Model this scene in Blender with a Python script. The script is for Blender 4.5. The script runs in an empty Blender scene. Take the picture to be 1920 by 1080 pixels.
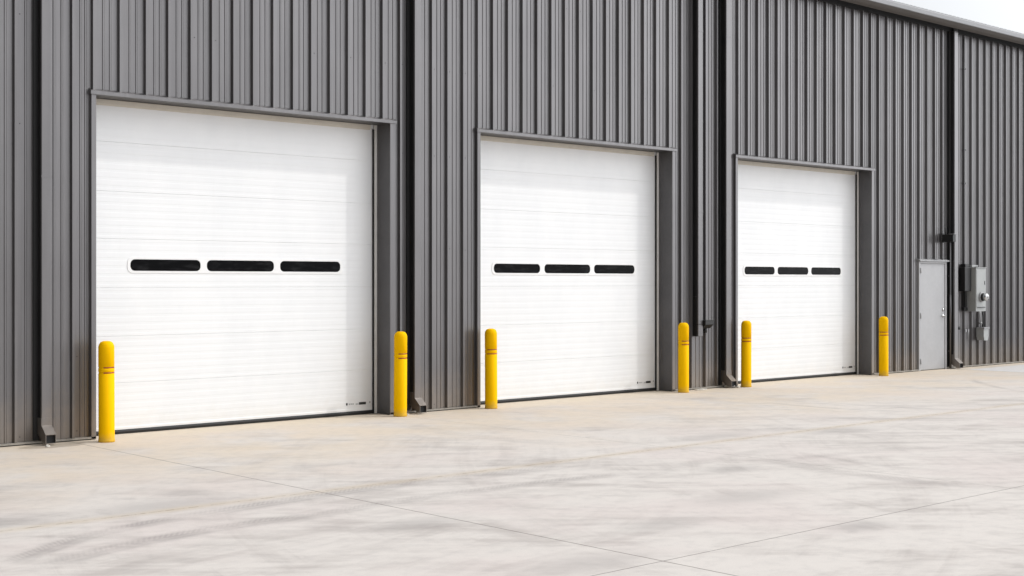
import bpy, bmesh, math, random
from mathutils import Vector, Matrix
random.seed(7)
PI = math.pi
scene = bpy.context.scene
COL = scene.collection

# ------------------------------------------------------------------ node helpers
class NT:
    def __init__(s, name):
        s.m = bpy.data.materials.new(name); s.m.use_nodes = True
        s.t = s.m.node_tree; s.N = s.t.nodes
        s.N.clear()
        s.out = s.N.new('ShaderNodeOutputMaterial')
        s.b = s.N.new('ShaderNodeBsdfPrincipled')
        s.t.links.new(s.b.outputs[0], s.out.inputs[0])
        s._co = None
    def link(s, a, b): s.t.links.new(a, b)
    def put(s, sock, v):
        if isinstance(v, bpy.types.NodeSocket): s.link(v, sock)
        else: sock.default_value = v
    def co(s):
        if s._co is None: s._co = s.N.new('ShaderNodeTexCoord').outputs['Object']
        return s._co
    def M(s, op, a, b=0.0, c=0.0, clamp=False):
        n = s.N.new('ShaderNodeMath'); n.operation = op; n.use_clamp = clamp
        s.put(n.inputs[0], a); s.put(n.inputs[1], b); s.put(n.inputs[2], c)
        return n.outputs[0]
    def scale(s, v):
        n = s.N.new('ShaderNodeVectorMath'); n.operation = 'MULTIPLY'
        s.link(s.co(), n.inputs[0]); n.inputs[1].default_value = v
        return n.outputs[0]
    def noise(s, sc=1, detail=3, rough=.55, vec=None, dist=0.0):
        n = s.N.new('ShaderNodeTexNoise')
        n.inputs['Scale'].default_value = sc; n.inputs['Detail'].default_value = detail
        n.inputs['Roughness'].default_value = rough; n.inputs['Distortion'].default_value = dist
        s.link(vec if vec is not None else s.co(), n.inputs['Vector'])
        return n.outputs['Fac']
    def step(s, v, a, b, smooth=True):
        n = s.N.new('ShaderNodeMapRange'); n.interpolation_type = 'SMOOTHSTEP' if smooth else 'LINEAR'
        s.put(n.inputs[0], v)
        n.inputs[1].default_value = min(a, b); n.inputs[2].default_value = max(a, b)
        n.inputs[3].default_value = 0.0 if a < b else 1.0
        n.inputs[4].default_value = 1.0 if a < b else 0.0
        return n.outputs[0]
    def mix(s, f, a, b, mode='MIX'):
        n = s.N.new('ShaderNodeMix'); n.data_type = 'RGBA'; n.blend_type = mode
        s.put(n.inputs[0], f)
        for k, v in ((6, a), (7, b)):
            s.put(n.inputs[k], v if isinstance(v, bpy.types.NodeSocket) else (*v, 1.0))
        return n.outputs[2]
    def xyz(s):
        n = s.N.new('ShaderNodeSeparateXYZ'); s.link(s.co(), n.inputs[0]); return n.outputs
    def bump(s, h, strength=.2, dist=.01):
        n = s.N.new('ShaderNodeBump'); n.inputs['Strength'].default_value = strength
        n.inputs['Distance'].default_value = dist; s.link(h, n.inputs['Height'])
        s.link(n.outputs[0], s.b.inputs['Normal'])
    def set(s, **k):
        for a, v in k.items():
            s.put(s.b.inputs[{'base': 'Base Color', 'rough': 'Roughness', 'metal': 'Metallic', 'spec': 'Specular IOR Level',
                              'ior': 'IOR', 'coat': 'Coat Weight', 'trans': 'Transmission Weight'}[a]],
                  (*v, 1.0) if isinstance(v, tuple) else v)

def paint(name, base, rough=.5, metal=0., spec=.5, var=.08, nsc=6, bump=0.0):
    n = NT(name)
    f = n.noise(nsc, 4, .6)
    g = n.noise(nsc * 9, 3, .6)
    f = n.M('ADD', n.M('MULTIPLY', f, .7), n.M('MULTIPLY', g, .3))
    lo = tuple(c * (1 - var) for c in base); hi = tuple(min(1, c * (1 + var)) for c in base)
    n.set(base=n.mix(n.step(f, .3, .7), lo, hi), rough=n.M('ADD', n.M('MULTIPLY', f, .12), rough - .06), metal=metal, spec=spec)
    if bump: n.bump(f, bump, .004)
    return n.m

# ------------------------------------------------------------------ materials
def siding_material(name, base, rough, metal=.8):
    n = NT(name)
    x, y, z = n.xyz()
    streak = n.noise(1.0, 4, .6, n.scale((9, 9, .35)))            # faint vertical weathering
    blotch = n.noise(.8, 3, .6)
    fine = n.noise(60, 2, .6)
    f = n.M('ADD', n.M('MULTIPLY', streak, .6), n.M('ADD', n.M('MULTIPLY', blotch, .3), n.M('MULTIPLY', fine, .1)))
    lo = tuple(c * .86 for c in base); hi = tuple(c * 1.12 for c in base)
    c = n.mix(n.step(f, .3, .7), lo, hi)
    wn = n.N.new('ShaderNodeTexWhiteNoise'); wn.noise_dimensions = '1D'
    n.put(wn.inputs['W'], n.M('FLOOR', n.M('DIVIDE', n.M('ADD', x, .45), .885)))
    c = n.mix(n.M('MULTIPLY', wn.outputs['Value'], .16), c, tuple(q * .55 for q in base))      # sheets from different batches
    run = n.step(n.noise(1.0, 3, .6, n.scale((22, 22, .22))), .60, .78)
    c = n.mix(n.M('MULTIPLY', run, .22), c, (.11, .105, .10))                                   # rain run-off
    # browner towards the bottom, ragged upper edge
    d = n.M('MULTIPLY', n.step(n.M('ADD', z, n.M('MULTIPLY', n.noise(5, 4, .7), -.7)), .35, -.35), .45)
    c = n.mix(d, c, (.30, .25, .20))
    # a few rusty / scuffed specks
    sp = n.step(n.noise(16, 2, .5), .80, .84)
    c = n.mix(n.M('MULTIPLY', sp, .5), c, (.05, .045, .045))
    n.set(base=c, rough=n.M('ADD', n.M('MULTIPLY', f, .15), rough - .07), spec=.5, metal=metal)
    oil = n.noise(1.0, 2, .5, n.scale((5, 5, .9)))                # oil-canning of thin sheet
    n.bump(oil, .35, .012)
    return n.m
M = {}
M['siding'] = siding_material('siding_paint', (.180, .174, .177), .36)
M['trim'] = siding_material('trim_paint', (.180, .174, .177), .36)
M['reveal'] = paint('jamb_shade_paint', (.115, .112, .115), .45, metal=.6, var=.1, nsc=3)  # trim paint darkened for the shade on returns and head linings
M['spout'] = siding_material('downspout_paint', (.180, .174, .177), .36)
M['gutter'] = paint('gutter_paint', (.088, .078, .070), .5, spec=.3, var=.1, nsc=2)
M['eave'] = paint('eave_trim_paint', (.20, .20, .208), .42, var=.08, nsc=2)
M['dark'] = paint('cavity_shade', (.012, .012, .013), .8, var=.2)  # near-black put in for the shade inside gaps and openings
M['base_trim'] = paint('base_angle_metal', (.27, .25, .22), .5, var=.2, nsc=4)
M['roofing'] = paint('roof_sheet', (.22, .22, .23), .4)
M['rubber'] = paint('rubber', (.012, .012, .012), .6, var=.25, nsc=8)
M['stop'] = paint('weather_stop_vinyl', (.62, .58, .51), .5, var=.06)
M['side_stop'] = paint('side_stop_vinyl', (.66, .65, .63), .5, var=.06)
M['grey_door'] = paint('grey_door_paint', (.37, .37, .38), .42, var=.06, nsc=2)
M['steel'] = paint('brushed_steel', (.55, .55, .55), .25, metal=1., var=.1, nsc=30)
M['galv'] = paint('galvanised', (.30, .30, .305), .5, metal=.3, var=.1, nsc=14)
M['box_grey'] = paint('cabinet_enamel', (.33, .338, .334), .45, var=.06, nsc=5)
M['black'] = paint('black_plastic', (.006, .006, .006), .5, var=.2)
M['black_iron'] = paint('shade_black_paint', (.009, .009, .0095), .5, var=.2)
M['stone'] = paint('pale_stone', (.55, .52, .47), .9, var=.25, nsc=20, bump=.6)
M['screw'] = paint('screw_head', (.05, .05, .052), .5)
M['ink'] = paint('decal_ink', (.02, .02, .02), .6)
M['ink_grey'] = paint('decal_grey', (.40, .40, .40), .6)
M['white_trim'] = paint('window_frame_white', (.80, .80, .80), .4, var=.02)
M['tape'] = paint('red_tape', (.33, .040, .010), .45, var=.15, nsc=20)

def door_material():
    n = NT('white_door_enamel')
    x, y, z = n.xyz()
    f = n.noise(1.0, 4, .6, n.scale((2, 2, 1.2)))
    fine = n.noise(45, 3, .6)
    c = n.mix(n.step(f, .3, .7), (.765, .775, .787), (.80, .807, .815))
    d = n.M('MULTIPLY', n.step(n.M('ADD', z, n.M('MULTIPLY', n.noise(7, 4, .7), -.5)), .10, -.25), .22)
    c = n.mix(d, c, (.66, .60, .52))
    dr = n.M('MULTIPLY', n.step(n.noise(1.0, 4, .6, n.scale((14, 14, .5))), .58, .75), .03)
    c = n.mix(dr, c, (.50, .47, .42))
    n.set(base=c, rough=.38, spec=.45)
    n.bump(n.M('ADD', n.M('MULTIPLY', f, .8), n.M('MULTIPLY', fine, .2)), .15, .006)
    return n.m
M['door'] = door_material()

def glass_material():
    n = NT('dark_window_glass')
    f = n.noise(3.0, 4, .6, n.scale((1.5, 1, 6)))
    c = n.mix(n.step(f, .45, .75), (.002, .002, .0025), (.014, .014, .015))
    n.set(base=c, rough=.10, spec=.05)
    return n.m
M['glass'] = glass_material()

def bollard_material():
    n = NT('yellow_sleeve_plastic')
    f = n.noise(5, 4, .6); g = n.noise(70, 2, .6)
    x, y, z = n.xyz()
    c = n.mix(n.step(f, .3, .7), (.86, .475, .0), (.89, .505, .0))
    d = n.M('MULTIPLY', n.step(n.M('ADD', z, n.M('MULTIPLY', n.noise(16, 4, .7), -.14)), .06, -.05), .5)
    c = n.mix(d, c, (.45, .31, .09))
    sc = n.step(n.noise(1, 3, .6, n.scale((30, 30, 4))), .70, .76)
    c = n.mix(n.M('MULTIPLY', sc, .18), c, (.45, .27, .02))
    n.set(base=c, rough=n.M('ADD', n.M('MULTIPLY', f, .15), .55), spec=.05)
    n.bump(n.M('ADD', n.M('MULTIPLY', f, .7), n.M('MULTIPLY', g, .3)), .12, .004)
    return n.m
M['yellow'] = bollard_material()

def ground_material():
    n = NT('weathered_concrete')
    x, y, z = n.xyz()
    big = n.noise(.28, 5, .6, dist=.6)
    mid = n.noise(1.1, 6, .62, dist=.5)
    small = n.noise(7, 5, .65)
    grain = n.noise(120, 2, .7)
    # broom / drag streaks along and across the yard
    s1 = n.noise(1.0, 5, .6, n.scale((.5, 2.6, 1)), dist=.8)
    # sweeping diagonal drag marks
    du = n.M('SUBTRACT', n.M('MULTIPLY', x, .74), n.M('MULTIPLY', y, .67)); dv = n.M('ADD', n.M('MULTIPLY', x, .67), n.M('MULTIPLY', y, .74))
    def drag(a, b, seed, dist):
        cv = n.N.new('ShaderNodeCombineXYZ')
        n.put(cv.inputs[0], n.M('MULTIPLY', du, a)); n.put(cv.inputs[1], n.M('MULTIPLY', dv, b)); cv.inputs[2].default_value = seed
        return n.noise(1.0, 5, .62, cv.outputs[0], dist)
    s2 = drag(.30, 1.3, 3.0, .6); s3 = drag(.9, 4.5, 8.0, .5)
    # long drag marks swept round a few turning centres
    pol = None
    for (cx, cy, fr, fa) in ((7.36, -17.0, 4.2, 3.5), (16.5, -10.5, 4.4, 1.2), (2.0, 3.5, 3.6, 3.0)):
        dx = n.M('SUBTRACT', x, cx); dy = n.M('SUBTRACT', y, cy)
        r = n.M('SQRT', n.M('ADD', n.M('MULTIPLY', dx, dx), n.M('MULTIPLY', dy, dy)))
        a = n.M('ARCTAN2', dy, dx)
        cv = n.N.new('ShaderNodeCombineXYZ')
        n.put(cv.inputs[0], n.M('MULTIPLY', r, fr)); n.put(cv.inputs[1], n.M('MULTIPLY', a, fa)); n.put(cv.inputs[2], cx)
        q = n.noise(1.0, 5, .62, cv.outputs[0], .5)
        pol = q if pol is None else n.M('MINIMUM', pol, q)
    pol = n.M('ADD', pol, .09)
    t = None
    for q, k in ((big, .10), (mid, .16), (s1, .10), (s2, .25), (s3, .19), (pol, .20)):
        q = n.M('MULTIPLY', q, k); t = q if t is None else n.M('ADD', t, q)
    c = n.mix(n.step(t, .405, .55), GR['lo'], GR['hi'])
    # pinkish / bluish drift
    c = n.mix(n.M('MULTIPLY', n.step(n.noise(.45, 3, .6), .45, .7), .5), c, GR['pink'])
    # tan silt washed along the foot of the building
    edge = n.M('ADD', y, n.M('MULTIPLY', n.noise(.35, 5, .65), 4.6))
    tan = n.step(edge, -2.6, 1.0)
    tan = n.M('MULTIPLY', tan, n.step(n.noise(.9, 4, .6), .25, .65))
    c = n.mix(n.M('MULTIPLY', tan, .85), c, GR['tan'])
    strip = n.M('MULTIPLY', n.step(n.M('ADD', y, n.M('MULTIPLY', n.noise(1.5, 4, .6), .7)), -.35, .35), .7)
    c = n.mix(strip, c, GR['tan2'])
    # pale pad on the far right
    pad = n.M('MULTIPLY', n.step(x, 25.60, 25.62), n.step(y, -.42, -.46))
    c = n.mix(n.M('MULTIPLY', pad, .8), c, (.60, .595, .60))
    # tyre smears
    warp = n.M('MULTIPLY', n.M('SUBTRACT', n.noise(.9, 3, .6), .5), .5)
    patchy = n.step(n.noise(1.3, 5, .7), .34, .62)
    dark = None
    for (cx, cy, R, am, a0, a1, w, k) in ARCS:
        dx = n.M('SUBTRACT', x, cx); dy = n.M('SUBTRACT', y, cy)
        r = n.M('SQRT', n.M('ADD', n.M('MULTIPLY', dx, dx), n.M('MULTIPLY', dy, dy)))
        r = n.M('ADD', r, n.M('MULTIPLY', warp, .25))
        off = n.M('ABSOLUTE', n.M('SUBTRACT', r, R))
        band = n.step(off, w / 2, w / 2 - min(.14, w * .48))
        # angle relative to arc middle
        ca, sa = math.cos(am), math.sin(am)
        u = n.M('ADD', n.M('MULTIPLY', dx, ca), n.M('MULTIPLY', dy, sa))
        v = n.M('SUBTRACT', n.M('MULTIPLY', dy, ca), n.M('MULTIPLY', dx, sa))
        a = n.M('ARCTAN2', v, u)
        lo, hi = min(a0, a1), max(a0, a1); e = (hi - lo) * .22
        ang = n.M('MULTIPLY', n.step(a, lo - e * .4, lo + e), n.step(a, hi + e * .4, hi - e))
        tread = n.M('ADD', .82, n.M('MULTIPLY', n.M('SINE', n.M('ADD', n.M('MULTIPLY', a, R * 130), n.M('MULTIPLY', off, 120))), .18))
        groove = n.M('ADD', .86, n.M('MULTIPLY', n.M('COSINE', n.M('MULTIPLY', n.M('SUBTRACT', r, R), 2 * PI / .085)), .14))
        b = n.M('MULTIPLY', n.M('MULTIPLY', band, ang), n.M('MULTIPLY', n.M('MULTIPLY', tread, groove), k))
        dark = b if dark is None else n.M('ADD', dark, b)
    dark = n.M('MULTIPLY', n.M('MINIMUM', dark, 1.0), n.M('ADD', .25, n.M('MULTIPLY', patchy, .75)))
    c = n.mix(n.M('MULTIPLY', dark, .62), c, (.245, .220, .212))
    # loose scuffs
    for (px, py, rx, ry, k) in PATCHES:
        dx = n.M('DIVIDE', n.M('SUBTRACT', x, px), rx); dy = n.M('DIVIDE', n.M('SUBTRACT', y, py), ry)
        r = n.M('SQRT', n.M('ADD', n.M('MULTIPLY', dx, dx), n.M('MULTIPLY', dy, dy)))
        r = n.M('ADD', r, n.M('MULTIPLY', n.M('SUBTRACT', small, .5), 1.6))
        c = n.mix(n.M('MULTIPLY', n.step(r, 1.05, .15), k * .8), c, (.25, .232, .225))
    # damp stains under the downspouts
    for (px, py) in ((6.30, -.30), (18.40, -.12)):
        dx = n.M('DIVIDE', n.M('SUBTRACT', x, px), .42); dy = n.M('DIVIDE', n.M('SUBTRACT', y, py), .2)
        r = n.M('SQRT', n.M('ADD', n.M('MULTIPLY', dx, dx), n.M('MULTIPLY', dy, dy)))
        r = n.M('ADD', r, n.M('MULTIPLY', n.M('SUBTRACT', small, .5), .9))
        c = n.mix(n.M('MULTIPLY', n.step(r, 1.0, .75), .5), c, (.20, .16, .12))
    # fine mottling, pores and pebbles
    c = n.mix(n.M('MULTIPLY', n.step(small, .42, .72), .16), c, (.27, .26, .26))
    c = n.mix(n.M('MULTIPLY', n.step(grain, .52, .75), .32), c, (.26, .25, .25))
    c = n.mix(n.M('MULTIPLY', n.step(n.noise(23, 2, .5), .765, .79), .4), c, (.17, .15, .13))
    # saw-cut joints
    wob = n.M('MULTIPLY', n.M('SUBTRACT', n.noise(9, 3, .6), .5), .012)
    jn = n.noise(14, 3, .7)
    def joint(coord, pos, halfw, k, colr, brk=.3):
        nonlocal c
        d = n.M('ABSOLUTE', n.M('ADD', n.M('SUBTRACT', coord, pos), wob))
        m = n.M('MULTIPLY', n.step(d, halfw, halfw * .35), n.M('MULTIPLY', k, n.step(jn, brk - .1, brk + .1)))
        c = n.mix(m, c, colr)
    def silt(coord, pos, halfw, k, colr):
        nonlocal c
        d = n.M('ABSOLUTE', n.M('ADD', n.M('SUBTRACT', coord, pos), n.M('MULTIPLY', wob, 4)))
        c = n.mix(n.M('MULTIPLY', n.step(d, halfw, 0), n.M('MULTIPLY', k, n.noise(1.2, 3, .6))), c, colr)
    silt(y, -4.96, .16, .95, (.50, .42, .32))
    joint(x, 6.61, .0095, .75, (.10, .085, .07), .2)
    joint(x, 11.18, .010, .45, (.14, .12, .10), .4)
    joint(x, 15.75, .010, .30, (.16, .14, .12), .45)
    joint(x, 25.60, .030, .65, (.16, .15, .14), .1)
    joint(y, -4.96, .014, .75, (.20, .15, .10), .50)
    joint(y, -8.87, .008, .75, (.10, .09, .08), .30)
    joint(y, -.43, .014, .20, (.25, .20, .15), .5)
    n.set(base=c, rough=n.M('ADD', .78, n.M('MULTIPLY', small, .12)), spec=.3)
    h = n.M('ADD', n.M('MULTIPLY', small, .5), n.M('ADD', n.M('MULTIPLY', grain, .3), n.M('MULTIPLY', mid, .4)))
    n.bump(h, .18, .006)
    return n.m
GR = dict(lo=(.395, .358, .335), hi=(.585, .545, .510), pink=(.565, .495, .470), tan=(.61, .52, .415), tan2=(.62, .53, .41))
ARCS = [  # centre x, y, radius, mid angle, angles either side, width, strength
    (5.30, -7.80, 2.46, 2.049, .34, -.42, .34, 1.35),
    (5.42, -9.85, 3.95, 1.844, .20, -.40, .36, 1.25),
    (7.36, -16.18, 11.06, 1.633, .14, -.24, .42, 1.1),
    (7.36, -16.18, 10.35, 1.600, .13, -.26, .34, .95),
    (18.23, -14.98, 12.60, 2.355, -.16, .11, .26, -.35),
    (8.90, -4.32, 1.67, 3.039, -.73, .29, .26, .35),
    (14.34, -7.67, 3.43, 2.963, -.25, .51, .40, .75),
    (14.75, -7.30, 3.10, 2.963, -.20, .45, .26, .55),
    (26.93, -7.86, 7.04, 2.392, -.28, .16, .26, .90),
    (19.72, -2.99, 3.38, -2.928, -.41, .30, .22, .80),
    (20.40, -3.30, 3.30, -2.928, -.30, .60, .30, .55),
    (14.51, -2.53, 4.20, -3.117, -.37, .39, .45, .45),
    (10.0, -16.5, 10.2, 1.30, .16, -.14, .30, .5),
    (12.0, -14.0, 8.2, 1.75, .22, -.20, .32, .5),
]
PATCHES = [(8.62, -9.03, .42, .26, .55), (10.32, -6.47, .5, .28, .5), (6.27, -6.74, .6, .3, .45), (5.27, -4.75, .9, .45, .45), (5.75, -4.25, .30, .30, .45),
           (3.6, -4.6, 1.2, .4, .45), (7.6, -8.0, .6, .3, .4), (9.1, -7.6, .8, .35, .4), (6.2, -8.6, .7, .35, .4), (14.0, -5.2, .8, .4, .4), (12.3, -4.6, .9, .3, .35)]
M['concrete'] = ground_material()

# ------------------------------------------------------------------ mesh helpers
class MB:
    """collects shapes in world space, then links ONE mesh object"""
    def __init__(s): s.bm = bmesh.new(); s.mi = 0
    def faces(s, verts, faces, smooth=False):
        vs = [s.bm.verts.new(v) for v in verts]
        for f in faces:
            try:
                q = s.bm.faces.new([vs[i] for i in f]); q.material_index = s.mi; q.smooth = smooth
            except ValueError: pass
        return vs
    def box(s, x0, x1, y0, y1, z0, z1, bevel=0.0, seg=2):
        x0, x1 = min(x0, x1), max(x0, x1); y0, y1 = min(y0, y1), max(y0, y1); z0, z1 = min(z0, z1), max(z0, z1)
        vs = s.faces([(x0, y0, z0), (x1, y0, z0), (x1, y1, z0), (x0, y1, z0), (x0, y0, z1), (x1, y0, z1), (x1, y1, z1), (x0, y1, z1)],
                     [(0, 3, 2, 1), (4, 5, 6, 7), (0, 1, 5, 4), (1, 2, 6, 5), (2, 3, 7, 6), (3, 0, 4, 7)])
        if bevel:
            es = list({e for v in vs for e in v.link_edges})
            r = bmesh.ops.bevel(s.bm, geom=es, offset=bevel, segments=seg, affect='EDGES', profile=.5)
            for f in r['faces']: f.material_index = s.mi
        return s
    def prism(s, poly, axis, a, b, closed=True, caps=True):
        """poly of (p, q) pairs swept along axis from a to b.  axis x: (y, z), z: (x, y), y: (x, z)"""
        def P(p, q, t): return {'x': (t, p, q), 'z': (p, q, t), 'y': (p, t, q)}[axis]
        n = len(poly)
        vs = [P(p, q, a) for p, q in poly] + [P(p, q, b) for p, q in poly]
        fs = [(i, (i + 1) % n, n + (i + 1) % n, n + i) for i in range(n if closed else n - 1)]
        if closed and caps: fs += [tuple(range(n))[::-1], tuple(range(n, 2 * n))]
        s.faces(vs, fs); return s
    def lathe(s, c, prof, seg=40, axis='z', a0=0, a1=2 * PI, smooth=True):
        full = abs(a1 - a0 - 2 * PI) < 1e-6
        k = seg if full else seg + 1
        vs = []
        for r, h in prof:
            for i in range(k):
                t = a0 + (a1 - a0) * i / seg
                p, q = r * math.cos(t), r * math.sin(t)
                vs.append({'z': (c[0] + p, c[1] + q, c[2] + h), 'y': (c[0] + p, c[1] + h, c[2] + q), 'x': (c[0] + h, c[1] + p, c[2] + q)}[axis])
        fs = []
        for j in range(len(prof) - 1):
            for i in range(seg):
                i2 = (i + 1) % k
                fs.append((j * k + i, j * k + i2, (j + 1) * k + i2, (j + 1) * k + i))
        if full:
            if prof[0][0] > 1e-5: fs.append(tuple(range(k))[::-1])
            if prof[-1][0] > 1e-5: fs.append(tuple(range((len(prof) - 1) * k, len(prof) * k)))
        s.faces(vs, fs, smooth); return s
    def tube(s, pts, r, seg=10):
        pts = [Vector(p) for p in pts]; rings = []
        vs = []
        for i, p in enumerate(pts):
            d = (pts[min(i + 1, len(pts) - 1)] - pts[max(i - 1, 0)]).normalized()
            u = d.cross(Vector((0, 0, 1)) if abs(d.z) < .9 else Vector((1, 0, 0))).normalized(); w = d.cross(u)
            for k in range(seg):
                t = 2 * PI * k / seg
                vs.append(p + (u * math.cos(t) + w * math.sin(t)) * r)
        fs = [(i * seg + k, i * seg + (k + 1) % seg, (i + 1) * seg + (k + 1) % seg, (i + 1) * seg + k) for i in range(len(pts) - 1) for k in range(seg)]
        fs += [tuple(range(seg))[::-1], tuple(range((len(pts) - 1) * seg, len(pts) * seg))]
        s.faces(vs, fs, True); return s
    def build(s, name, mats, parent=None, org=None, label=None):
        bmesh.ops.remove_doubles(s.bm, verts=s.bm.verts, dist=1e-6)
        bmesh.ops.recalc_face_normals(s.bm, faces=s.bm.faces)
        o = Vector(org) if org is not None else base_of(parent)
        bmesh.ops.translate(s.bm, verts=s.bm.verts, vec=-o)
        me = bpy.data.meshes.new(name); s.bm.to_mesh(me); s.bm.free()
        for m in (mats if isinstance(mats, (list, tuple)) else [mats]): me.materials.append(m)
        ob = bpy.data.objects.new(name, me); COL.objects.link(ob)
        if parent is not None: ob.parent = parent
        else: ob.location = o
        if label: ob['label'] = label
        return ob
def base_of(p):
    v = Vector((0, 0, 0))
    while p is not None: v += p.location; p = p.parent
    return v
def thing(name, label, cat, loc=(0, 0, 0), group=None):
    o = bpy.data.objects.new(name, None); COL.objects.link(o); o.location = loc
    o.empty_display_size = .2
    o['label'] = label; o['category'] = cat
    if group: o['group'] = group
    return o
def tag(o, label, cat, group=None):
    o['label'] = label; o['category'] = cat
    if group: o['group'] = group
    return o

# ------------------------------------------------------------------ ground: one sheet to the horizon
g = MB()
xs = [-500, -40, 70, 500]; ys = [-500, -60, 45, 500]
g.faces([(x, y, 0) for y in ys for x in xs], [(j * 4 + i, j * 4 + i + 1, j * 4 + i + 5, j * 4 + i + 4) for j in range(3) for i in range(3)])
yard = g.build('concrete_yard', M['concrete'], None, (0, 0, 0)); yard['kind'] = 'structure'

# ------------------------------------------------------------------ the warehouse.  Wall face is y = 0, outwards is -y
DOORS = [(6.927, 11.123), (12.735, 16.897), (18.601, 22.718)]
HEAD = 3.935                    # underside of the head of the openings
REC = .29                       # how deep the overhead doors sit
EAVE = 7.20
XL, XR, DEEP = -14.0, 62.0, 26.0
wh = thing('metal_warehouse', 'dark grey ribbed metal warehouse with three white overhead doors', 'warehouse', (6.0, 0, 0))

meas = [5.988, 6.300, 6.647, 6.895, 7.220, 7.549, 7.838, 8.133, 8.422, 8.718, 8.998, 9.292, 9.585, 9.861, 10.151, 10.438, 10.724, 11.006, 11.302,
        11.560, 11.858, 12.136, 12.425, 12.700, 12.990, 13.280, 13.572, 13.869, 14.161, 14.447, 14.745, 15.048, 15.346, 15.637, 15.921, 16.223, 16.517, 16.831,
        17.137, 17.400, 17.763, 18.060, 18.340, 18.640, 18.904, 19.192, 19.497, 19.755, 20.071, 20.359, 20.649, 20.939, 21.241, 21.537, 21.835, 22.135, 22.445, 22.724, 22.998]
ribs = [5.988 - .295 * k for k in range(68, 0, -1)] + meas + [22.998 + .2935 * k for k in range(1, 133)]
ribs = [r - .016 * max(r, 0) / 14.67 for r in ribs]
prof = []                       # (x, outward)
for i, r in enumerate(ribs):
    prof += [(r - .005, 0), (r + .005, .041), (r + .033, .041), (r + .050, 0)]
    if i + 1 < len(ribs):
        p = ribs[i + 1] - r - .07
        for q in (.34, .67):
            m = r + .06 + p * q
            prof += [(m - .014, 0), (m - .008, .0075), (m + .008, .0075), (m + .016, 0)]
def outward(x):
    for (a, u), (b, v) in zip(prof, prof[1:]):
        if a <= x <= b: return u + (v - u) * (x - a) / max(b - a, 1e-9)
    return 0
def clip(a, b): return [(a, outward(a))] + [p for p in prof if a < p[0] < b] + [(b, outward(b))]
w = MB()
JL = .056; JT = .070                       # width of the flat jamb trim beside an opening
spans = []
x = XL
PD = (24.44, 25.46)             # pass door opening
for a, b in DOORS + [PD]:
    t = JT if (a, b) != PD else .02
    tl = JL if t == JT else t
    spans.append((x, a - tl, .035, EAVE)); spans.append((a - tl, b + t, (HEAD + .05) if t == JT else 2.245, EAVE)); x = b + t
spans.append((x, XR, .035, EAVE))
for a, b, z0, z1 in spans:
    w.prism([(px, -o) for px, o in clip(a, b)], 'z', z0, z1, closed=False)
# screw heads in rows along the girts, beside each rib
w.mi = 1
for zr in (.10, .95, 2.25, 3.55, 4.75, 5.95, 6.9):
    for k, r in enumerate(ribs):
        if not (3 < r < 34): continue
        if any(a - .12 < r + .08 < b + .12 and zr < HEAD + .1 for a, b in DOORS) or (PD[0] - .1 < r + .08 < PD[1] + .1 and zr < 2.3): continue
        if random.random() < .45: continue
        zz = zr + random.uniform(-.012, .012)
        w.lathe((r + .078, 0, zz), [(.006, -.001), (.006, -.004), (.003, -.006)], 6, 'y', smooth=False)
siding = w.build('siding', [M['siding'], M['screw']], wh)
# panel lap seams: the thin proud lip of every third sheet
# base angle
b = MB()
for a, c in [(XL, DOORS[0][0] - .005), (DOORS[0][1] + .005, DOORS[1][0] - .005), (DOORS[1][1] + .005, DOORS[2][0] - .005), (DOORS[2][1] + .005, PD[0] - .02), (PD[1] + .02, XR)]:
    b.box(a, c, -.046, .02, .012, .033)
b.build('base_trim', M['base_trim'], wh)
# slab edge below the sheets (gap filled near-black for its shade)
b = MB()
for a, c in [(XL, DOORS[0][0]), (DOORS[0][1], DOORS[1][0]), (DOORS[1][1], DOORS[2][0]), (DOORS[2][1], PD[0]), (PD[1], XR)]:
    b.box(a, c, -.012, .03, .0, .012)
b.build('foundation_gap_shade', M['dark'], wh)
# remaining shell: roof, ends, back
b = MB()
for xx in (XL, XR):
    b.prism([(.0, 0), (DEEP, 0), (DEEP, EAVE), (DEEP / 2, EAVE + 1.1), (0, EAVE)], 'x', xx - .03, xx + .03)
b.box(XL + .03, XR - .03, DEEP - .06, DEEP, 0, EAVE)
b.build('end_wall', M['siding'], wh)
b = MB()
b.prism([(-.355, EAVE - .005), (DEEP / 2, EAVE + 1.15), (DEEP + .4, EAVE - .005), (DEEP + .4, EAVE - .03), (DEEP / 2, EAVE + 1.12), (-.355, EAVE - .025)], 'x', XL - .2, XR + .2)
b.build('roof', M['roofing'], wh)
# eave gutter: bright upright lip, face sloping back below it with a crease, gap behind filled near-black for its shade
b = MB()
gp = [(-.392, 7.140), (-.392, 7.059), (-.334, 7.014), (-.324, 7.012), (-.264, 6.984), (-.258, 6.988), (-.254, 7.138), (-.392, 7.140)][:-1]
tp = [(-.355, 7.172), (-.392, 7.166), (-.402, 7.145), (-.404, 7.072), (-.397, 7.066), (-.3925, 7.066), (-.3925, 7.141), (-.355, 7.141)]
seams = [XL - .2, -8.1, -2.0, 4.1, 10.2, 16.3, 22.3, 28.25, 34.3, 40.4, 46.5, 52.6, XR + .2]
for i, (a, c) in enumerate(zip(seams, seams[1:])):
    e = .002 * (i % 2)
    b.prism([(p - e, q + e) for p, q in gp], 'x', a + .001, c - .001)
b.build('gutter', M['gutter'], wh)
b = MB()
for i, (a, c) in enumerate(zip(seams, seams[1:])):
    e = .002 * (i % 2)
    b.prism([(p - e, q + e) for p, q in tp], 'x', a + 1.2, c + 1.198)
b.build('eave_trim', M['eave'], wh)
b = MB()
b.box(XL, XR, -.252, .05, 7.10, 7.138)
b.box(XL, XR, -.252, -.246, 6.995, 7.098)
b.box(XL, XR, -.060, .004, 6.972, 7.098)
b.build('eave_shade', M['dark'], wh)  # shade under the eave put in as near-black boxes

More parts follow.
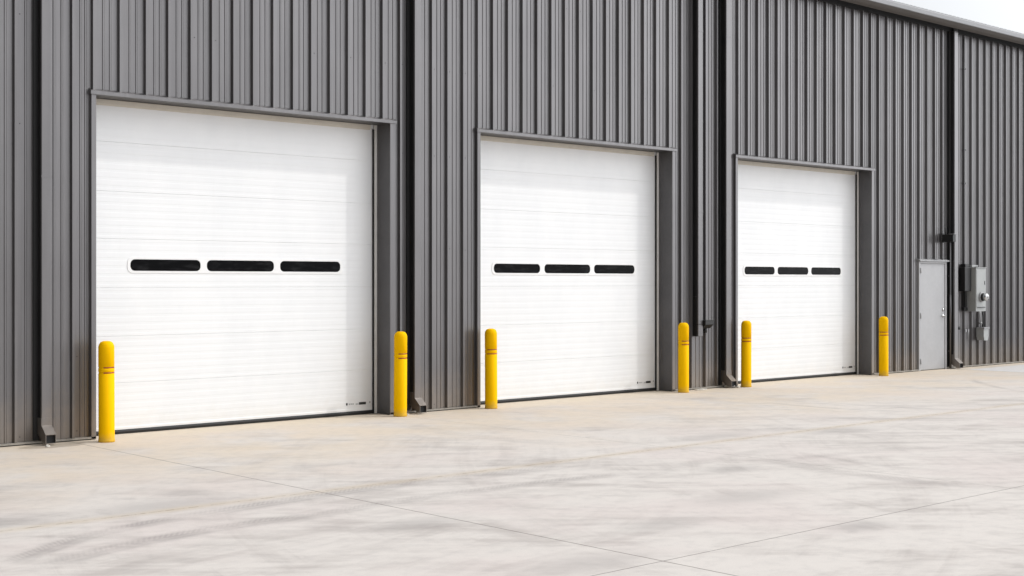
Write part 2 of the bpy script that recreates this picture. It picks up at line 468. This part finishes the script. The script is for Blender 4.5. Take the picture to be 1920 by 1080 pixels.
def head_flashing(a, c, z0, z1, out, nm='head_flashing', mat='trim'):
    f = MB()
    f.prism([(-out, z0), (-out, z1 - .008), (-out + .010, z1), (-.001, z1 + .022), (.004, z1 + .022), (.004, z0 + .004), (-.012, z0 + .004), (-.012, z0)], 'x', a, c)
    f.build(nm, M[mat], wh)

def section_profile(z0, z1):
    """outer face of one door section: pencil grooves, tongue at the meeting line"""
    n = 6; P = [(REC + .003, z0 + .0005), (REC, z0 + .0022)]
    h = (z1 - z0 - .01) / n
    for k in range(n):
        c = z0 + .005 + h * (k + .5)
        P += [(REC, c - .020), (REC + .0009, c - .014), (REC + .0009, c + .014), (REC, c + .020)]
    P += [(REC, z1 - .0022), (REC + .003, z1 - .0005)]
    return P
SEAMS = [.055, .605, 1.157, 1.730, 2.306, 2.863, 3.443, 4.02]
def rrect(cx, cz, w_, h_, r, n=6):
    pts = []
    rs = r if isinstance(r, tuple) else (r,) * 4
    for (sx, sz, a), r in zip(((1, 1, 0), (-1, 1, PI / 2), (-1, -1, PI), (1, -1, 1.5 * PI)), rs):
        for k in range(n + 1):
            t = a + PI / 2 * k / n
            pts.append((cx + sx * (w_ / 2 - r) + r * math.cos(t), cz + sz * (h_ / 2 - r) + r * math.sin(t)))
    return pts

WIN = [((-1.508, -.583), (-.487, .473), (.575, 1.508)), ((-1.529, -.597), (-.496, .492), (.588, 1.520)), ((-1.446, -.578), (-.482, .451), (.552, 1.503))]
for di, (a, c) in enumerate(DOORS):
    # flat trim round the opening: jambs, right return darkened for its shade, head flashing
    jt = MB()
    jt.prism([(a - JL, -.003), (a - JL, -.046), (a, -.046), (a, REC + .06), (a - .006, REC + .06), (a - .006, -.003)], 'z', .004, HEAD)
    jt.build('jamb_trim', M['trim'], wh)
    jt = MB()
    jt.prism([(c + JT, -.003), (c + JT, -.046), (c, -.046), (c, -.030), (c + .002, -.003)], 'z', .004, HEAD)
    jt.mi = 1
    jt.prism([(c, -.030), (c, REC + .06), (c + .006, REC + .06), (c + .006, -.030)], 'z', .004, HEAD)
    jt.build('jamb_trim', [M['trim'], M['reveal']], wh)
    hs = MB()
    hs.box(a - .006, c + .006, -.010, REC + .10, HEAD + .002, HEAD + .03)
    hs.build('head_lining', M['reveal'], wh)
    head_flashing(a - JL - .014, c + JT + .03, HEAD, HEAD + .048, .062)
    # weather stops at the head and on both sides
    ws = MB()
    ws.box(a + .002, c - .10, REC - .030, REC - .010, HEAD - .058, HEAD - .002, .004)
    ws.box(a + .002, c - .10, REC - .016, REC - .004, HEAD - .072, HEAD - .058, .003)
    ws.build('head_weather_stop', M['stop'], wh)
    for s_, xx in ((1, a), (-1, c)):
        ws = MB()
        ws.box(xx + s_ * .002, xx + s_ * .040, REC - .045, REC - .025, .006, HEAD - .003, .003)
        ws.build('side_weather_stop', M['side_stop'], wh)
        ws = MB()
        ws.box(xx + s_ * .003, xx + s_ * .062, REC - .024, REC - .012, .006, HEAD - .06)
        ws.build('side_seal', M['rubber'], wh)
    # the sectional door itself
    d = MB()
    X0, X1 = a + .004, c - .004
    for z0, z1 in zip(SEAMS, SEAMS[1:]):
        sp = section_profile(z0, z1)
        d.prism(sp + [(REC + .05, z1 - .0005), (REC + .05, z0 + .0005)], 'x', X0, X1)
    # bottom retainer
    d.prism([(REC - .004, .052), (REC - .004, .078), (REC - .001, .084), (REC + .02, .084), (REC + .02, .052)], 'x', X0 + .01, X1 - .03)
    door = d.build('overhead_door', M['door'], wh)
    bs = MB()
    bs.prism([(REC - .012, .004), (REC - .018, .03), (REC - .010, .051), (REC + .04, .051), (REC + .045, .02), (REC + .03, .002)], 'x', X0 + .003, X1 - .003)
    bs.build('bottom_seal', M['rubber'], door)
    ctr = (a + c) / 2; zc = 1.997
    ww = WIN[di]
    # one raised white frame holding all three slots
    fr = MB()
    y0 = REC - .006
    cut = [ww[0][0] - .040, (ww[0][1] + ww[1][0]) / 2, (ww[1][1] + ww[2][0]) / 2, ww[2][1] + .040]
    for q, (l, r_) in enumerate(ww):
        cx, wd = ctr + (l + r_) / 2, r_ - l
        inner = rrect(cx, zc, wd, .131, .056); mid = rrect(cx, zc, wd + .010, .141, .060)
        rl, rr_ = (.065 if q == 0 else .0004), (.065 if q == 2 else .0004)
        ox, ow = ctr + (cut[q] + cut[q + 1]) / 2, cut[q + 1] - cut[q]
        outer = rrect(ox, zc, ow, .188, (rr_, rl, rl, rr_)); skirt = rrect(ox, zc, ow + (.006 if q != 1 else 0),   .194, (rr_, rl, rl, rr_))
        n_ = len(inner)
        vs = [(p, REC + .012, q_) for p, q_ in inner] + [(p, y0, q_) for p, q_ in mid] + [(p, y0, q_) for p, q_ in outer] + [(p, REC + .003, q_) for p, q_ in skirt]
        fs = [(j * n_ + i, j * n_ + (i + 1) % n_, (j + 1) * n_ + (i + 1) % n_, (j + 1) * n_ + i) for j in range(3) for i in range(n_)]
        fr.faces(vs, fs)
    fr.build('window_frame', M['white_trim'], door)
    for (l, r_) in ww:
        cx, wd = ctr + (l + r_) / 2, r_ - l
        p = MB()
        pl = rrect(cx, zc, wd + .004, .135, .057)
        p.faces([(q, REC - .004, z_) for q, z_ in pl], [tuple(range(len(pl)))])
        p.faces([(q, REC - .0005, z_) for q, z_ in pl], [tuple(range(len(pl)))])
        n_ = len(pl)
        p.build('window', M['glass'], door)
    # small printed stickers near the lower right corner
    yy = REC - .0012; x0 = c - .49; zs = .150
    for u0, u1, v0, v1, mt in [(0, .026, -.014, .018, 'ink'), (.045, .066, -.010, .010, 'ink_grey'), (.075, .096, -.010, .010, 'ink_grey'), (.105, .126, -.010, .010, 'ink_grey'),
                               (.160, .178, -.016, .006, 'ink_grey'), (.186, .204, -.016, .006, 'ink_grey'), (.213, .330, -.016, .018, 'ink'), (.385, .405, -.004, .022, 'ink_grey')]:
        st = MB(); st.box(x0 + u0, x0 + u1, yy - .0008, yy, zs + v0, zs + v1); st.build('decal', M[mt], door)

# ---------------- downspouts
def downspout(x0, wd, zb, elbow, label=None):
    d = MB(); yf, yb = -.140, -.034
    d.box(x0, x0 + wd, yf, yf + .034, zb, 7.05, .005, 2)
    for zc in (2.95, 5.95):                                       # straps
        d.box(x0 - .002, x0 + wd + .002, yf - .003, yf + .02, zc, zc + .025)
    for zc in (1.55,) if not elbow else ():
        d.box(x0 - .002, x0 + wd + .002, yf - .002, yb - .002, zc, zc + .004)
    ob = d.build('downspout', M['spout'], wh, label=label)
    k = MB(); k.box(x0 + .004, x0 + wd - .004, yf + .0345, yb, zb, 6.97); k.build('shade_channel', M['black_iron'], ob)  # shaded sides of the downspout put in as a near-black box
    k = MB(); k.box(x0 - .045, x0 + .02, -.0325, -.012, (.045 if elbow else zb), 6.97); k.build('shade_strip', M['black_iron'], ob)  # near-black strip painted in for the shadow left of the downspout
    if elbow:
        e = MB()
        # short collar, then an open-ended square kick-out facing away from the wall
        pv = [(yf - .003, zb + .05), (yf - .003, zb - .03), (yf - .115, zb - .125), (yf - .115, zb - .225), (yf - .055, zb - .225), (yb - .001, zb - .13), (yb - .001, zb + .05)]
        t = .006; A, B = x0 - .003, x0 + wd + .003
        for xa, xb in ((A, A + t), (B - t, B)): e.prism(pv, 'x', xa, xb)
        e.prism([pv[0], pv[1], (pv[1][0] + t, pv[1][1] - .001), (pv[0][0] + t, pv[0][1])], 'x', A + t, B - t)
        e.prism([pv[1], pv[2], (pv[2][0] + .001, pv[2][1] - t), (pv[1][0] + t, pv[1][1] - t)], 'x', A + t, B - t)
        e.prism([pv[3], pv[4], (pv[4][0], pv[4][1] + t), (pv[3][0], pv[3][1] + t)], 'x', A + t, B - t)
        e.prism([pv[4], pv[5], (pv[5][0], pv[5][1] + t), (pv[4][0], pv[4][1] + t)], 'x', A + t, B - t)
        e.build('elbow', M['spout'], ob)
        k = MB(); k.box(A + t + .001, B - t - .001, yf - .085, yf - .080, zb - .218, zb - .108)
        k.build('elbow_shade', M['dark'], ob)  # near-black plate put in for the shade inside the mouth
    return ob
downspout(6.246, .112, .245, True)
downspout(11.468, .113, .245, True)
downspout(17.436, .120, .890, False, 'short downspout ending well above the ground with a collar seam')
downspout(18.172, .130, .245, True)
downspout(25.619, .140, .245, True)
c3 = MB(); c3.box(17.433, 17.559, -.143, -.036, 1.085, 1.092); c3.build('downspout_collar', M['dark'], wh)

# ---------------- pass door
pf = MB()
for xa, xb in ((PD[0] - .02, PD[0] + .035), (PD[1] - .035, PD[1] + .02)):
    pf.box(xa, xb, -.040, .10, .004, 2.205, .003)
pf.box(PD[0] + .0355, PD[1] - .0355, -.040, .10, 2.165, 2.205, .003)
pf.build('entry_frame', M['grey_door'], wh)
head_flashing(PD[0] - .035, PD[1] + .075, 2.208, 2.240, .075, mat='galv')
pd = MB()
pd.box(PD[0] + .040, PD[1] - .042, -.026, .02, .018, 2.160, .003)
entry = pd.build('entry_door', M['grey_door'], wh)
k = MB(); k.box(PD[0] + .036, PD[1] - .036, -.01, .06, .004, .015); k.build('threshold', M['base_trim'], wh)
for zc in (.19, 1.11, 2.02):
    h = MB(); h.lathe((PD[0] + .037, -.046, zc - .055), [(.009, 0), (.009, .11)], 10); h.box(PD[0] + .012, PD[0] + .060, -.0435, -.0405, zc - .055, zc + .055); h.build('hinge', M['galv'], entry)
lv = MB(); kx, kz = PD[1] - .105, 1.10
lv.lathe((kx, -.026, kz), [(.034, 0), (.034, -.008), (.028, -.014), (.012, -.016), (.012, -.055), (.0, -.058)], 20, 'y')
lv.tube([(kx, -.056, kz), (kx - .02, -.062, kz), (kx - .11, -.060, kz - .004)], .010)
lv.tube([(kx + .01, -.056, kz), (kx + .055, -.056, kz)], .012)
lv.build('door_handle', M['steel'], entry)
dl = MB(); dl.lathe((kx, -.026, kz + .125), [(.032, 0), (.032, -.012), (.024, -.020), (.0, -.021)], 20, 'y'); dl.build('deadbolt', M['steel'], entry)

# ------------------------------------------------------------------ bollards: one built with its parts, then copied
R = .0875
def bollard_profile():
    P = [(R + .003, 0), (R + .003, .020), (R + .0005, .032), (R, .05)]
    for gz in (.778, .836):
        P += [(R, gz - .010), (R - .004, gz - .007), (R - .004, gz + .007), (R, gz + .010)]
    P += [(R, 1.056)]
    for k in range(1, 12):
        t = PI / 2 * k / 11
        P.append((R * max(math.cos(t), 0) ** .58, 1.056 + .078 * math.sin(t) ** 1.1))
    return P
SPOT = [  # x, y, visible start of the red tape (fraction of radius across the front), label
    (6.912, -.340, -.36, 'largest yellow bollard, at the left end of the nearest white overhead door'),
    (11.125, -.262, -.33, 'yellow bollard before the dark right jamb of the nearest white overhead door'),
    (12.767, -.240, -.60, 'yellow bollard overlapping the left edge of the middle white overhead door'),
    (16.917, -.262, -.36, 'yellow bollard to the right of the middle overhead door, left of the short downspout'),
    (18.600, -.225, -.75, 'yellow bollard just right of a downspout elbow at the farthest overhead door'),
    (22.725, -.300, -.80, 'smallest, most distant yellow bollard, between the farthest overhead door and the grey entry door')]
CAMX, CAMY = 0.0, -14.674
GRP = 'yellow bollards guarding the overhead doors'
bol = thing('bollard', SPOT[0][3], 'bollard', (0, 0, 0), GRP)
m = MB(); m.lathe((0, 0, 0), bollard_profile(), 48); m.build('sleeve', M['yellow'], bol)
for gz in (.778, .836):
    m = MB(); m.lathe((0, 0, gz), [(R - .0035, -.0068), (R - .0012, -.0062), (R - .0012, .0062), (R - .0035, .0068)], 36, a0=0, a1=math.radians(200)); m.build('stripe', M['tape'], bol)
for i, (x, y, s0, lab) in enumerate(SPOT):
    if i == 0: o = bol
    else:
        o = bol.copy(); COL.objects.link(o)
        for ch in list(bol.children):
            q = ch.copy(); COL.objects.link(q); q.parent = o
    o.location = (x, y, 0); o['label'] = lab; o['group'] = GRP
    phi = math.atan2(CAMY - y, CAMX - x)                          # which way the tape seam faces
    o.rotation_euler = (math.radians((.2, -.3, .3, 0, -.2, .2)[i]), 0, phi + math.asin(s0))

# ------------------------------------------------------------------ electrical gear on the right-hand wall
mc = thing('meter_cabinet', 'grey electrical cabinet with a round glass meter on its front', 'electrical cabinet', (26.29, 0, 1.17))
c_ = MB(); cx0, cx1, cy, z0, z1 = 26.27, 26.685, -.255, 1.175, 2.085
c_.box(cx0, cx1, cy, -.035, z0, z1, .006); c_.build('cabinet_body', M['box_grey'], mc)
c_ = MB(); c_.box(cx0 - .008, cx1 + .010, cy - .016, -.040, z1 + .001, z1 + .016, .003)
c_.box(cx0 + .0, cx0 + .25, -.17, -.035, z1 + .03, z1 + .062, .003); c_.box(cx0 + .0, cx0 + .09, -.165, -.04, z1 + .017, z1 + .0295)
c_.build('rain_hood', M['box_grey'], mc)
c_ = MB(); c_.box(cx0 + .012, cx1 - .012, cy - .007, cy - .0005, z0 + .08, z1 - .03, .003); c_.build('cabinet_door', M['box_grey'], mc)
c_ = MB(); c_.box(cx1 - .075, cx1 - .050, cy - .011, cy - .0075, 1.735, 1.815); c_.build('latch', M['black'], mc)
c_ = MB(); c_.box(cx0 + .05, cx1 - .06, cy - .022, cy - .0075, z0 + .078, z0 + .092); c_.build('lower_lip', M['black_iron'], mc)
c_ = MB(); c_.box(cx0 + .27, cx0 + .34, cy - .009, cy - .0075, z0 + .115, z0 + .14); c_.build('nameplate', M['ink_grey'], mc)
mx, mz = cx0 + .21, 1.475
c_ = MB(); c_.lathe((mx, cy - .0075, mz), [(.105, 0), (.105, -.022), (.094, -.030), (.086, -.030)], 32, 'y'); ms = c_.build('meter_ring', M['galv'], mc)
c_ = MB(); c_.lathe((mx, cy - .034, mz), [(.084, 0), (.084, -.035), (.080, -.039)], 32, 'y'); c_.build('meter_body', M['black_iron'], mc)
c_ = MB(); c_.lathe((mx, cy - .0735, mz), [(.080, 0), (.078, -.055), (.066, -.075), (.040, -.084), (.0, -.087)], 32, 'y'); c_.build('meter_cover', M['steel'], mc)
c_ = MB(); c_.lathe((mx, cy - .154, mz), [(.030, 0), (.030, -.010), (.0, -.011)], 20, 'y'); c_.build('meter_dial', M['ink_grey'], mc)
ub = thing('shade_box', 'black box put in for the shade between the downspout and the grey meter cabinet', 'black box', (26.1, 0, 1.19))  # added black box, stands in for the cabinet's shaded side and shadow
u = MB(); u.box(25.98, 26.235, -.170, -.035, 1.60, 2.10, .008); u.build('box_body', M['black_iron'], ub)
u = MB(); u.box(26.05, 26.20, -.14, -.036, 2.101, 2.17, .006); u.build('shade_box_top', M['black_iron'], ub)
u = MB(); u.box(26.14, 26.20, -.09, -.036, 1.262, 1.599, .005); u.box(26.10, 26.235, -.09, -.036, 1.19, 1.2615, .005); u.build('conduit', M['black_iron'], ub)  # black pieces put in for the shadow continuing below the box

jb = thing('junction_box', 'small light grey box with flared lid hanging below the meter cabinet', 'junction box', (26.77, 0, .55))
j = MB(); j.prism([(26.69, .80), (26.895, .80), (26.895, .64), (26.865, .555), (26.72, .555), (26.69, .64)], 'y', -.205, -.035); j.build('box_body', M['box_grey'], jb)
j = MB(); j.box(26.675, 26.91, -.225, -.036, .802, .832, .004); j.build('box_lid', M['galv'], jb)
j = MB(); j.box(26.86, 26.872, -.211, -.2055, .66, .69); j.build('hasp', M['steel'], jb)
j = MB(); j.tube([(26.77, -.09, .833), (26.77, -.09, .95)], .022); j.tube([(26.77, -.09, .90), (26.77, -.09, .93)], .034); j.tube([(26.77, -.09, .95), (26.745, -.095, .985), (26.745, -.095, 1.173)], .017); j.build('conduit', M['galv'], jb)
cb = MB(); cb.tube([(26.83, -.10, .834), (26.84, -.11, .95), (26.835, -.11, 1.08), (26.82, -.10, 1.172)], .014)
tag(cb.build('cable', M['black'], None, (26.83, -.1, .834)), 'short thick black cable between the meter cabinet and the small box below', 'cable')

pc = MB()
pc.tube([(25.592, -.058, .01), (25.592, -.058, 2.60)], .020, 12)
pc.tube([(25.589, -.060, .75), (25.589, -.060, 1.53)], .026, 12)
for zc in (.35, 1.9): pc.box(25.555, 25.618, -.045, -.034, zc, zc + .03)
tag(pc.build('conduit_pipe', M['spout'], None, (25.592, -.058, 0)), 'grey vertical conduit pipe in the dark corner left of the last downspout', 'pipe')

sc_ = thing('security_camera', 'black box camera on a wall plate above the grey entry door', 'security camera', (25.33, 0, 2.69))
s = MB(); s.box(25.285, 25.375, -.055, -.034, 2.60, 2.79, .004); s.build('wall_plate', M['black'], sc_)
s = MB(); s.box(25.275, 25.385, -.300, -.056, 2.61, 2.765, .008); s.build('housing', M['black'], sc_)
s = MB(); s.box(25.272, 25.40, -.318, -.20, 2.767, 2.777, .002); s.build('sun_visor', M['galv'], sc_)
s = MB(); s.tube([(25.325, -.10, 2.766), (25.325, -.10, 2.92)], .011); s.build('antenna', M['black'], sc_)
for q in (2.66, 2.70, 2.74):
    s = MB(); s.lathe((25.2845, -.045, q), [(.006, 0), (.006, -.003), (0, -.0035)], 8, 'x'); s.build('screw', M['steel'], sc_)

kp = MB(); kp.box(25.575, 25.625, -.050, -.033, 1.27, 1.36, .004)
tag(kp.build('keypad', M['black'], None, (25.6, 0, 1.27)), 'tiny black keypad on the wall right of the entry door handle', 'keypad')

wl = thing('wall_light', 'black wedge-shaped light fitting on the wall beside the short downspout', 'wall light', (17.70, 0, 1.05))
q = MB(); q.prism([(-.034, 1.150), (-.19, 1.150), (-.19, 1.085), (-.11, 1.020), (-.034, 1.020)], 'x', 17.565, 17.775); q.build('light_housing', M['black_iron'], wl)
q = MB(); q.box(17.56, 17.78, -.195, -.034, 1.1505, 1.158, .002); q.build('light_cap', M['black_iron'], wl)
q = MB(); q.tube([(17.68, -.085, 1.0195), (17.68, -.085, .945)], .030, 12); q.build('photocell', M['black'], wl)

wi = MB(); wx = 26.168
wi.tube([(wx, -.040, 2.18), (wx + .006, -.040, 3.2), (wx - .004, -.040, 4.6), (wx, -.040, 6.88)], .006, 6)
for zc in (3.85, 4.55, 6.25): wi.box(wx - .02, wx + .075, -.050, -.034, zc, zc + .022)
tag(wi.build('wire', M['black'], None, (wx, 0, 2.18)), 'thin black wire running up the siding from the black box', 'wire')
ou = MB(); ou.box(26.20, 26.25, -.060, -.033, .74, .80, .004); ou.tube([(26.335, -.045, .58), (26.335, -.045, .80)], .012); ou.box(26.315, 26.36, -.055, -.034, .74, .80, .003)
tag(ou.build('pipe_stub', M['galv'], None, (26.3, 0, .58)), 'small grey pipe stub and fitting low on the siding left of the small box', 'pipe stub')
vb = MB(); vb.lathe((25.95, -.034, .83), [(.035, 0), (.035, -.03), (.02, -.04), (0, -.042)], 14, 'y')
tag(vb.build('hose_bib', M['black_iron'], None, (25.95, 0, .83)), 'tiny round black fitting low on the siding just right of the last downspout', 'wall fitting')

# ------------------------------------------------------------------ loose stones under the kick-out at the farthest door
def stone(x, y, s, seed):
    rr = random.Random(seed); mb = MB()
    r = bmesh.ops.create_icosphere(mb.bm, subdivisions=2, radius=1)
    for v in r['verts']:
        k = 1 + rr.uniform(-.16, .16)
        v.co = Vector((v.co.x * s * k * 1.2 + x, v.co.y * s * k + y, max(0.0, v.co.z * s * .75 * k + s * .5)))
    return mb.build('stone', M['stone'], None, (x, y, 0))
for k, (x, y, s) in enumerate([(18.235, -.115, .050), (18.29, -.20, .040), (18.20, -.19, .030), (18.33, -.27, .028)]):
    tag(stone(x, y, s, k), 'pale broken stone lying under the downspout elbow beside the farthest overhead door', 'stone', 'pale stones under a downspout elbow')
fl = MB(); fl.prism([(17.36, -.115), (17.62, -.075), (17.66, -.145), (17.50, -.185), (17.38, -.165)], 'z', .003, .016)
tag(fl.build('scrap', M['stone'], None, (17.5, -.13, 0)), 'flat whitish scrap on the concrete below the short downspout', 'scrap')
for k, (x, y, s, lab) in enumerate([(6.22, -.36, .022, 'small pale pebble at the mouth of the nearest downspout elbow'),
                                    (11.30, -.20, .018, 'small pebble on the concrete by the second bollard')]):
    tag(stone(x, y, s, 20 + k), lab, 'pebble')

# ------------------------------------------------------------------ sky, sun, camera
SUN = Vector((1.45, -1.0, 2.0)).normalized()
VEIL = (.25, 27.0, 3.8)
el = math.asin(SUN.z); az = math.atan2(SUN.x, SUN.y)
wd = bpy.data.worlds.new('World'); scene.world = wd; wd.use_nodes = True
nt = wd.node_tree; nt.nodes.clear()
out = nt.nodes.new('ShaderNodeOutputWorld'); bg = nt.nodes.new('ShaderNodeBackground')
sky = nt.nodes.new('ShaderNodeTexSky'); sky.sky_type = 'NISHITA'; sky.sun_disc = False
sky.sun_elevation = el; sky.sun_rotation = az; sky.air_density = 1.0; sky.dust_density = 3.0; sky.ozone_density = 1.0; sky.altitude = 100
# thin bright overcast veil in front of the blue
tc = nt.nodes.new('ShaderNodeTexCoord'); nz = nt.nodes.new('ShaderNodeTexNoise')
nz.inputs['Scale'].default_value = 2.2; nz.inputs['Detail'].default_value = 6; nz.inputs['Roughness'].default_value = .55
nt.links.new(tc.outputs['Generated'], nz.inputs['Vector'])
mr = nt.nodes.new('ShaderNodeMapRange'); mr.inputs[1].default_value = .3; mr.inputs[2].default_value = .7; mr.inputs[3].default_value = .86; mr.inputs[4].default_value = .97
nt.links.new(nz.outputs['Fac'], mr.inputs[0])
mx_ = nt.nodes.new('ShaderNodeMix'); mx_.data_type = 'RGBA'
nt.links.new(mr.outputs[0], mx_.inputs[0]); nt.links.new(sky.outputs[0], mx_.inputs[6])
# the veil is brightest round the sun, dim on the far side
dt = nt.nodes.new('ShaderNodeVectorMath'); dt.operation = 'DOT_PRODUCT'; dt.inputs[1].default_value = SUN
nt.links.new(tc.outputs['Generated'], dt.inputs[0])
def wm(op, a, b):
    n = nt.nodes.new('ShaderNodeMath'); n.operation = op
    for k, v in ((0, a), (1, b)):
        if isinstance(v, bpy.types.NodeSocket): nt.links.new(v, n.inputs[k])
        else: n.inputs[k].default_value = v
    return n.outputs[0]
gl = wm('POWER', wm('MAXIMUM', wm('ADD', wm('MULTIPLY', dt.outputs['Value'], .5), .5), 0.0), VEIL[2])
gl = wm('ADD', wm('MULTIPLY', gl, VEIL[1]), VEIL[0])
sp = nt.nodes.new('ShaderNodeSeparateXYZ'); nt.links.new(tc.outputs['Generated'], sp.inputs[0])
hz = wm('POWER', wm('MAXIMUM', wm('SUBTRACT', 1.0, wm('ABSOLUTE', sp.outputs[2], 0.0)), 0.0), 3.0)   # haze whitens towards the horizon
gl = wm('MULTIPLY', gl, wm('ADD', wm('MULTIPLY', hz, .55), 1.0))
# added unseen bright lobe low in the sky, lifts the right-hand siding
d2 = nt.nodes.new('ShaderNodeVectorMath'); d2.operation = 'DOT_PRODUCT'; d2.inputs[1].default_value = Vector((.93, -.34, .10)).normalized()
nt.links.new(tc.outputs['Generated'], d2.inputs[0])
lobe = wm('POWER', wm('MAXIMUM', wm('ADD', wm('MULTIPLY', d2.outputs['Value'], .5), .5), 0.0), 14.0)
gl = wm('ADD', gl, wm('MULTIPLY', lobe, 16.0))
vs_ = nt.nodes.new('ShaderNodeVectorMath'); vs_.operation = 'SCALE'; vs_.inputs[0].default_value = (.955, .975, 1.0)
nt.links.new(gl, vs_.inputs['Scale']); nt.links.new(vs_.outputs[0], mx_.inputs[7])
nt.links.new(mx_.outputs[2], bg.inputs[0]); bg.inputs[1].default_value = .15
nt.links.new(bg.outputs[0], out.inputs[0])

ld = bpy.data.lights.new('sun', 'SUN'); ld.energy = 2.0; ld.angle = math.radians(1.0); ld.color = (1.0, .965, .915)
lo = bpy.data.objects.new('sun', ld); COL.objects.link(lo); lo.location = (20, -14, 30)
lo.rotation_euler = (-SUN).to_track_quat('-Z', 'Y').to_euler()

cd = bpy.data.cameras.new('camera'); cam = bpy.data.objects.new('camera', cd); COL.objects.link(cam)
cam.location = (0, -14.674, 1.8)
cam.rotation_euler = (PI / 2, 0, -(PI / 2 - math.radians(47.629)))
cd.sensor_width = 36; cd.lens = 2545 / 1920 * 36; cd.shift_y = -12 / 1920
cd.clip_start = .1; cd.clip_end = 2000
scene.camera = cam
scene.view_settings.view_transform = 'Standard'; scene.view_settings.look = 'None'
scene.view_settings.exposure = -0.67; scene.view_settings.gamma = 1.0
